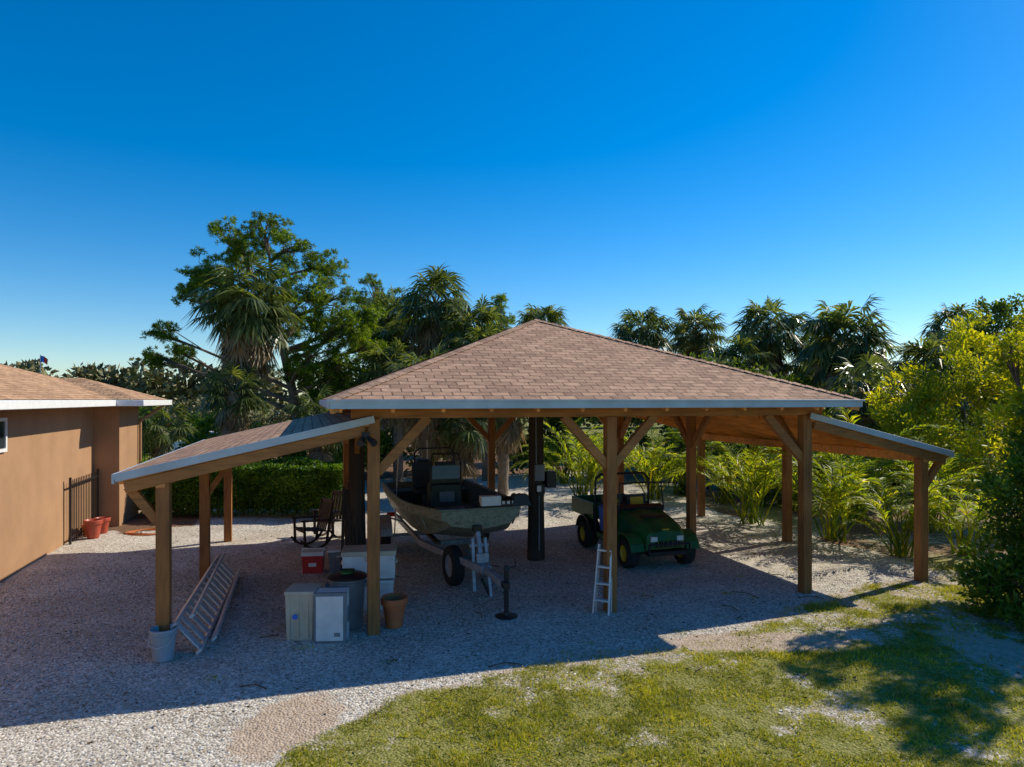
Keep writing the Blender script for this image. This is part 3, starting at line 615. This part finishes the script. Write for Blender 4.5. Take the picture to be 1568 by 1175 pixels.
def fence(p0,p1,h):
    p0=Vector(p0);p1=Vector(p1);mb=MB();L=(p1-p0).length;n=int(L/.14)
    for i in range(n+1): q=p0.lerp(p1,i/n);mb.beam(q,q+Vector((0,0,h)),.018,.018,0,up=(0,1,0))
    for z in(.15,h-.15): mb.beam(p0+Vector((0,0,z)),p1+Vector((0,0,z)),.03,.03,0)
    for i in range(0,n+1,16): q=p0.lerp(p1,i/n);mb.beam(q,q+Vector((0,0,h+.1)),.06,.06,0,up=(0,1,0))
    mb.build('iron_fence',['black'])
fence((-14.5,23.5,0),(-9.3,24.5,0),1.5);fence((1.0,27.5,0),(8.6,23.5,0),1.5)
mb=MB();cp=[(-2.2,.35),(-2.25,.75),(-2.0,.95),(-1.2,1.0),(-.6,1.42),(.9,1.45),(1.7,1.0),(2.2,.9),(2.25,.4)]
for sg in(-1,1): mb.face([(x,sg*.85*(1 if z<1.05 else .8),z) for x,z in cp],0)
for (x0_,z0_),(x1_,z1_) in zip(cp,cp[1:]+cp[:1]):
    f0=.85*(1 if z0_<1.05 else .8);f1=.85*(1 if z1_<1.05 else .8);mb.face([(x0_,-f0,z0_),(x1_,-f1,z1_),(x1_,f1,z1_),(x0_,f0,z0_)],0)
for sg in(-1,1):
    mb.face([(-1.0,sg*.83,1.06),(-.55,sg*.715,1.36),(.8,sg*.715,1.38),(1.4,sg*.83,1.06)],1)
    for x in(-1.4,1.4): mb.wheel((x,sg*.8,.33),(0,1,0),.33,.2,2,3)
mb.build('parked_car',['white','glass','rubber','alu'],loc=(WX(336,38),38,0),rz=.2)
# ---------------------------------------------------------------- vegetation
def fan_palm(seed,h,lean_=.4,nf=70,nd=30,R=1.0):
    global rng;rng=np.random.default_rng(seed);q=QM()
    t=np.linspace(0,1,9);lx,ly=rng.normal(size=2)*lean_*.5
    P=np.stack([lx*t**2,ly*t**2,h*t],1);q.tube(P,np.linspace(.21,.16,9)+rng.normal(size=9)*.012,0,9)
    top=P[-1]
    n=60;a=rng.random(n)*6.28;z=h-rng.random(n)*1.5;C=np.stack([top[0]+.15*np.cos(a),top[1]+.15*np.sin(a),z],1)
    q.leaves(C,np.stack([np.cos(a),np.sin(a),np.full(n,.9)],1),.3,.07,2)
    for i in range(nf+nd):
        dead=i>=nf
        az=i*2.39996+rng.normal()*.3
        se=1-1.62*((i+.5)/nf) if not dead else 0
        el=math.asin(max(-1,min(1,se))) if not dead else math.radians(rng.uniform(-84,-40))
        el+=rng.normal()*.14;D=np.array([math.cos(az)*math.cos(el),math.sin(az)*math.cos(el),math.sin(el)])
        pl=R*rng.uniform(.6,1.15)*(1 if not dead else .8);base=top+[0,0,-.05-(.9*rng.random() if dead else 0)]
        e=base+D*pl;e[2]-=.10*pl*math.cos(el)
        q.tube([base,base+D*pl*.5+[0,0,.02],e],[.02,.016,.012],2 if dead else 1,4)
        d2=nrm(D+np.array([0,0,-.25 if not dead else -.6])+rng.normal(size=3)*.2);s=nrm(np.cross(d2,[0,0,1.]));nn=np.cross(s,d2)
        nl=22;an=np.linspace(-2.1,2.1,nl)+rng.normal(size=nl)*.06
        LD=np.cos(an)[:,None]*d2+np.sin(an)[:,None]*s-.35*np.abs(np.sin(an))[:,None]*nn*(1 if nn[2]>0 else -1)
        q.leaves(np.tile(e,(nl,1)),LD,R*(.48+.26*np.cos(an/2))*rng.uniform(.75,1.2,nl)*(1 if not dead else .85),.065*R,2 if dead else 1,droop=.22+.2*rng.random(),side=np.cross(LD,nn[None]+rng.normal(size=(nl,3))*.25),mid=.5)
    return q.mesh('palm_tree',['palmbark','palm','dead'])
def palm2(px,py,Y,seed,R=1.0,nd=24,nf=62):
    h=WZ(py,Y);me=fan_palm(seed,h,nd=nd,nf=nf,R=R);return place('palm_tree',me,(WX(px,Y),Y,0),rz=seed)
palm2(368,465,24,11,1.25,nd=100,nf=70);palm2(662,465,31,12,1.35,nd=70,nf=55);palm2(708,508,29,13,1.15,nd=45);palm2(825,500,42,14,1.3);palm2(610,520,33,15,1.1,nd=30);palm2(590,485,35,35,1.1,nd=20)
palm2(978,512,38,16,1.3);palm2(1063,512,40,17,1.3);palm2(1182,505,35,18,1.4);palm2(1300,520,28,19,1.4,nd=40,nf=70);palm2(1140,558,33,20,1.15);palm2(1478,508,31,21,1.1,nf=50);palm2(1100,590,30,36,1.0)
palm2(1240,552,34,22,1.15);palm2(745,545,27,23,1.1,nd=50);palm2(650,590,22,24,1.0,nd=60,nf=50);palm2(770,600,23,25,.9,nd=60,nf=50);palm2(1400,565,26,26,1.1);palm2(250,655,21,27,.7,nd=2,nf=34)
palm2(480,640,21,28,.8,nd=8,nf=40);palm2(1330,600,22,29,.9,nd=10,nf=50);palm2(700,640,22,30,.8,nd=50,nf=40);palm2(610,570,26,31,1.0,nd=40);palm2(345,600,23,38,.8,nd=25,nf=35)
def pine(name,base,lobes,Y,ntuft=75,nl=.30,sc=1.0):
    global rng;rng=np.random.default_rng(len(lobes)+3);q=QM();bx_,by_=base
    Lc=[np.array([WX(a,Y+dy)-bx_,dy,WZ(b_,Y+dy)]) for a,b_,r,dy in lobes];R=[l[2] for l in lobes]
    H=max(l[2] for l in Lc)-.3;t=np.linspace(0,1,12);topx=Lc[0][0]
    TP=np.stack([topx*t**1.5+.12*np.sin(t*7),.1*np.cos(t*6),H*t],1);q.tube(TP,np.linspace(.26,.04,12),0,9)
    for c0,r in zip(Lc,R):
        zb=max(1.5,min(H*.93,c0[2]-.35*np.hypot(c0[0],c0[1])-.3));k=zb/H;b0=np.array([np.interp(k,t,TP[:,0]),np.interp(k,t,TP[:,1]),zb])
        mid_=(b0+c0)/2+rng.normal(size=3)*.2-[0,0,.15];s=np.linspace(0,1,7)[:,None];BP=(1-s)**2*b0+2*s*(1-s)*mid_+s**2*c0;q.tube(BP,np.linspace(.09,.03,7),0,6)
        nc=max(9,int(17*r));cc=c0+rdir(nc)*rng.uniform(.4,1.05,(nc,1))*r*np.array([1,1,.8])
        for e in cc: q.tube([BP[rng.integers(3,7)],(c0+e)/2+rng.normal(size=3)*.08,e],[.022,.015,.008],0,4)
        # each clump: several round needle bursts on twig tips
        m=11;T=np.repeat(cc,m,0)+rdir(nc*m)*rng.uniform(.12,.30,(nc*m,1))*np.array([1.2,1.2,.75]);k2=int(ntuft*.42);C=np.repeat(T,k2,0);n=len(C)
        D=nrm(rdir(n)+np.array([0,0,.25]));q.leaves(C,D,rng.uniform(.6,1.0,n)*nl*.62,.024,1,mid=.5)
    return place(name,q.mesh(name,['bark','pine']),(bx_,by_,0))
pl=[(405,352,1.15,0),(352,372,1.0,.6),(448,378,1.1,-.5),(308,415,.9,0),(378,402,1.1,1),(488,408,1.05,.4),(432,440,1.2,-1),(512,458,1.05,0),(548,500,1.0,.5),(492,512,1.2,-.6),(565,530,.75,0),(525,560,1.0,-.8),(298,452,.8,-.5),(350,470,.9,.8),(250,512,.55,0),(278,540,.55,.5),(240,548,.4,0),(462,572,.9,0),(548,585,.85,-.6),(450,500,1.0,1.2),(500,600,.85,-1),(330,430,.9,-.8),(470,450,.9,-1.4),(520,500,.9,-1.6),(480,545,.9,-1.8),(560,480,.65,-1)]
pine('pine_tree',(WX(458,27),27),pl,27,66)
pine('pine_tree',(WX(575,38),38),[(575,445,1.2,0),(555,470,1.2,.5),(600,460,1.0,0),(580,500,1.4,0),(560,520,1.2,1),(605,500,1.1,0)],38,50)
pine('pine_tree',(WX(768,44),44),[(766,460,.5,0),(762,478,.7,0),(776,492,.7,.5),(758,505,.8,0),(775,520,.9,0)],44,50)
def bush(name,loc,lobes,n,L,Wd,mat,trunk=True,sub=14,sr=.33,up=.3,bark='bark'):
    q=QM();vol=np.array([l[3]**2 for l in lobes]);cnt=(n*vol/vol.sum()).astype(int)
    for l,k in zip(lobes,cnt):
        c0=np.array(l[:3]);r=l[3];az=l[4] if len(l)>4 else .8
        cc=c0+rdir(sub)*rng.uniform(.35,1.0,(sub,1))*r*np.array([1,1,az]);ci=rng.integers(0,sub,k)
        T=cc[ci]+rdir(k)*(rng.random((k,1))**.45)*r*sr*np.array([1,1,.85]);T=T[T[:,2]>.02];k=len(T)
        D=nrm(nrm(T-c0)*.6+rdir(k)*.9+np.array([0,0,up]));q.leaves(T,D,rng.uniform(.6,1.25,k)*L,rng.uniform(.7,1.2,k)*Wd,1)
        if trunk:
            b0=np.array([c0[0]*.5,c0[1]*.5,0]);q.tube([b0,(b0+c0)/2+rng.normal(size=3)*.15*r,c0],[.06*r+.02,.04*r+.01,.012],0,5)
            for e in cc[:8]: q.tube([c0*.85+b0*.15,(c0+e)/2+rng.normal(size=3)*.05,e],[.02,.014,.006],0,4)
    return place(name,q.mesh(name,[bark,mat]),loc)
rng=np.random.default_rng(77)
def row(x0,x1,Y,step,zs,r,jit=.5):
    out=[]
    for x in np.arange(x0,x1,step):
        for z in zs:
            out.append((x+rng.normal()*jit*.5,Y+rng.normal()*jit*1.5,z*rng.uniform(.85,1.15),r*rng.uniform(.75,1.2),.85))
    return out
bush('shrub_thicket',(0,0,0),row(-7.5,9,29,1.25,(1.2,2.9,3.8),1.2),30000,.24,.11,'thick',trunk=False)
bush('shrub_thicket',(0,0,0),[(WX(px,32),32+dy,WZ(py,32+dy),r,.9) for px,py,r,dy in((570,525,1.0,0),(600,560,1.2,1),(640,550,1.1,2),(680,545,1.1,2.5),(725,540,1.0,1),(760,565,1.1,0),(550,570,1.1,-1),(640,585,1.2,0),(700,585,1.2,0))],10000,.24,.11,'thick',trunk=False)
bush('shrub_thicket',(0,0,0),row(9,24,30,1.3,(1.2,2.8,3.9),1.25),26000,.24,.11,'thick',trunk=False)
bush('shrub_thicket',(0,0,0),row(6.0,18,22.5,1.2,(.8,1.8),.95),18000,.2,.08,'thick',trunk=False)
bush('shrub_thicket',(0,0,0),row(-15,-5,26,1.3,(.9,2.0),1.0),17000,.2,.09,'mid',trunk=False)
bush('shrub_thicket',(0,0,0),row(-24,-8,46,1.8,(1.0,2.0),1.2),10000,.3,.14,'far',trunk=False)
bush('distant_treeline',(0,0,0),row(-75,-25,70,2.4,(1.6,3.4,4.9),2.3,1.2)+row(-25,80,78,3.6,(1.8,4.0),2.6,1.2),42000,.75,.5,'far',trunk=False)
def hedge():
    q=QM();n=26000;x0,x1=WX(218,18.6),WX(540,18.6)
    X=rng.uniform(x0,x1,n);f=rng.random(n);Y=18.4+rng.random(n)*1.4;Z=rng.uniform(.12,1.38,n)
    face_=f<.5;Y=np.where(face_,18.4+rng.random(n)**2*.3,Y);Z=np.where(~face_,1.38-rng.random(n)**2*.3,Z)
    w=(vn(X*1.0,Z,.35)-.5)*.3;Y=Y+np.where(face_,w,0);Z=Z+np.where(~face_,(vn(X,Y,.5)-.5)*.28,0)
    T=np.stack([X,Y,Z],1);D=nrm(rdir(n)+np.where(face_[:,None],[0,-.8,.3],[0,0,.9]));q.leaves(T,D,rng.uniform(.06,.12,n),.05,1)
    for x in np.arange(x0+.2,x1,.35): q.tube([(x,18.9,0),(x+rng.normal()*.08,18.9,.5),(x+rng.normal()*.15,18.9,1.1)],[.03,.025,.015],0,5)
    V=[(x0+.2,18.75,.2),(x1-.2,18.75,.2),(x1-.2,19.5,.2),(x0+.2,19.5,.2),(x0+.2,18.75,1.15),(x1-.2,18.75,1.15),(x1-.2,19.5,1.15),(x0+.2,19.5,1.15)]
    q.add(V,[(0,1,5,4),(1,2,6,5),(2,3,7,6),(3,0,4,7),(4,5,6,7)],1);place('hedge',q.mesh('hedge',['bark','hedge']),(0,0,0))
hedge()
def areca(seed,h,nf=30):
    global rng;rng=np.random.default_rng(seed);q=QM()
    for i in range(nf):
        az=rng.random()*6.28;el=math.radians(rng.uniform(55,88));b0=np.array([rng.normal()*.16,rng.normal()*.16,0]);Lf=h*rng.uniform(.6,1.2)
        k=16;t=np.linspace(0,1,k);hor=np.array([math.cos(az),math.sin(az),0]);an=el-rng.uniform(1.1,1.9)*t**2
        st_=Lf/k;P=[b0]
        for a_ in an[:-1]: P.append(P[-1]+st_*(hor*math.cos(a_)+np.array([0,0,1])*math.sin(a_)))
        P=np.array(P);q.tube(P,np.linspace(.022,.006,k),2,4)
        T=nrm(np.gradient(P,axis=0));sd=nrm(np.cross(T,[0,0,1.]));m=26;s_=np.linspace(.36,1,m)
        C=np.stack([np.interp(s_,t,P[:,j]) for j in range(3)],1);Tt=nrm(np.stack([np.interp(s_,t,T[:,j]) for j in range(3)],1));Sd=nrm(np.stack([np.interp(s_,t,sd[:,j]) for j in range(3)],1))
        for sg in(-1,1):
            D=nrm(Sd*sg*.8+Tt*.9+np.array([0,0,.3])+rng.normal(size=(m,3))*.12);q.leaves(C,D,.15*h*(.6+.6*np.sin(s_*3.0))*rng.uniform(.8,1.15,m),.042,1,droop=.3,side=np.cross(D,np.array([0,0,1.])+rng.normal(size=(m,3))*.4),mid=.4)
    return q.mesh('areca_palm',['bark','areca','areca'])
AM=[areca(41,2.6,24),areca(42,3.0,24),areca(43,2.3,20)]
rng=np.random.default_rng(5)
ar=[(895,21,.95),(1000,22,1.0),(1040,23,.95),(935,25,1.0),(1150,17.6,.95),(1215,19.5,1.0),(1275,15.6,.85),(1310,18,1.0),(1378,14,.9),(1425,16.5,1.0),(1110,21,.95),(1478,14,1.0),(1350,21,1.0),(865,26,.9),(1175,23,1.0)]
for i,(px,Y,s) in enumerate(ar): place('areca_palm',AM[i%3],(WX(px,Y),Y,0),rng.random()*6.28,s*rng.uniform(.9,1.1))
rng=np.random.default_rng(9)
bush('shrub',(7.85,10.2,0),[(0,0,.9,1.0),(.5,.3,1.8,1.0),(-.3,-.3,.5,.8),(1.2,-.6,1.2,1.1),(1.0,.6,2.4,.9),(.4,-1.2,.6,.8),(1.8,0,2.2,1.1),(-.75,-.1,.35,.5),(.6,.1,2.7,.7),(.1,.1,1.9,.7)],27000,.11,.05,'mid',sub=18)
bush('shrub',(9.4,8.4,0),[(0,0,.8,.9),(.6,.4,1.7,1.0),(-.5,.1,.5,.7)],8000,.11,.05,'mid',sub=16)
bush('flowering_tree',(9.6,11.5,0),[(0,0,2.8,.9),(-.7,-.1,3.5,.75),(.7,0,3.7,.9),(.1,.2,4.3,.8),(-.4,0,2.2,.9),(-.9,0,2.9,.6),(1.2,0,4.4,.8),(-1.0,.2,4.0,.4),(-.5,0,4.7,.4)],16000,.13,.04,'lime',sub=20,sr=.28)
bush('shrub_thicket',(0,0,0),[(x,Y,z,r,.9) for x,Y,z,r in((12.5,18,1.5,1.4),(13.5,17.5,2.8,1.3),(11.2,19,2.4,1.1),(14.5,16.5,1.6,1.5),(12.9,20,3.7,1.2),(15.2,19,3.9,1.4),(11.6,20,3.2,1.0),(14.2,21,4.8,1.1))],22000,.16,.065,'lime',sub=22,trunk=False)
bush('oak_tree',(19.5,27,0),[(0,0,5,1.5),(-1.3,0,5.6,1.1),(1.5,0,6.0,1.5),(-.4,0,6.4,.9),(2.5,1,4.8,1.5),(-2,0,4.6,1.1),(.6,0,3.4,1.5)],15000,.2,.09,'thick',sub=18)
bush('oak_tree',(11.6,11.2,0),[(0,0,4.0,1.0),(-.7,.2,5.0,.9),(.5,-.6,5.2,1.0),(.1,.4,6.2,.9),(.2,-1.2,3.9,.9),(.2,-1.6,5.0,.9),(-.5,.9,5.9,.8),(-.2,-.5,6.8,.7),(.6,.8,4.6,.8)],6500,.15,.07,'mid',sub=12,sr=.24)
bush('weeds',(7.3,9.3,0),[(0,0,.1,.35),(.5,-.7,.12,.4),(-.2,.9,.1,.3),(.9,-1.4,.15,.4)],2500,.09,.03,'mid',trunk=False)
# ---------------------------------------------------------------- light, sky, camera
E_=math.radians(37);az=math.radians(58.5)
s=Vector((math.cos(E_)*math.sin(az),math.cos(E_)*math.cos(az),math.sin(E_)))
sd=bpy.data.lights.new('sun','SUN');sd.energy=5.0;sd.angle=math.radians(.5);sd.color=(1,.91,.74)
so=bpy.data.objects.new('sun',sd);coll.objects.link(so);so.rotation_euler=s.to_track_quat('Z','Y').to_euler();so.location=(20,12,20)
w=bpy.data.worlds.new('World');scene.world=w;w.use_nodes=True;nt=w.node_tree;bg=nt.nodes['Background']
sk=nt.nodes.new('ShaderNodeTexSky');sk.sky_type='NISHITA';sk.sun_disc=False;sk.sun_elevation=E_;sk.sun_rotation=az;sk.air_density=1.0;sk.dust_density=.12;sk.ozone_density=3.2
tint=mixc(nt,sk.outputs[0],(.88,.93,1.0),1.0,'MULTIPLY')
hs_=nt.nodes.new('ShaderNodeHueSaturation');hs_.inputs['Saturation'].default_value=1.42;hs_.inputs['Hue'].default_value=.5;nt.links.new(tint,hs_.inputs['Color'])
nt.links.new(hs_.outputs[0],bg.inputs[0]);bg.inputs[1].default_value=.143
cd=bpy.data.cameras.new('camera');cd.sensor_width=36;cd.lens=24;cd.shift_y=24.5/1568;cd.clip_end=6000;cd.clip_start=.05
co=bpy.data.objects.new('camera',cd);coll.objects.link(co);co.location=(0,0,CZ);co.rotation_euler=(math.radians(90),0,0);scene.camera=co
scene.view_settings.view_transform='Standard';scene.view_settings.look='None';scene.view_settings.exposure=0
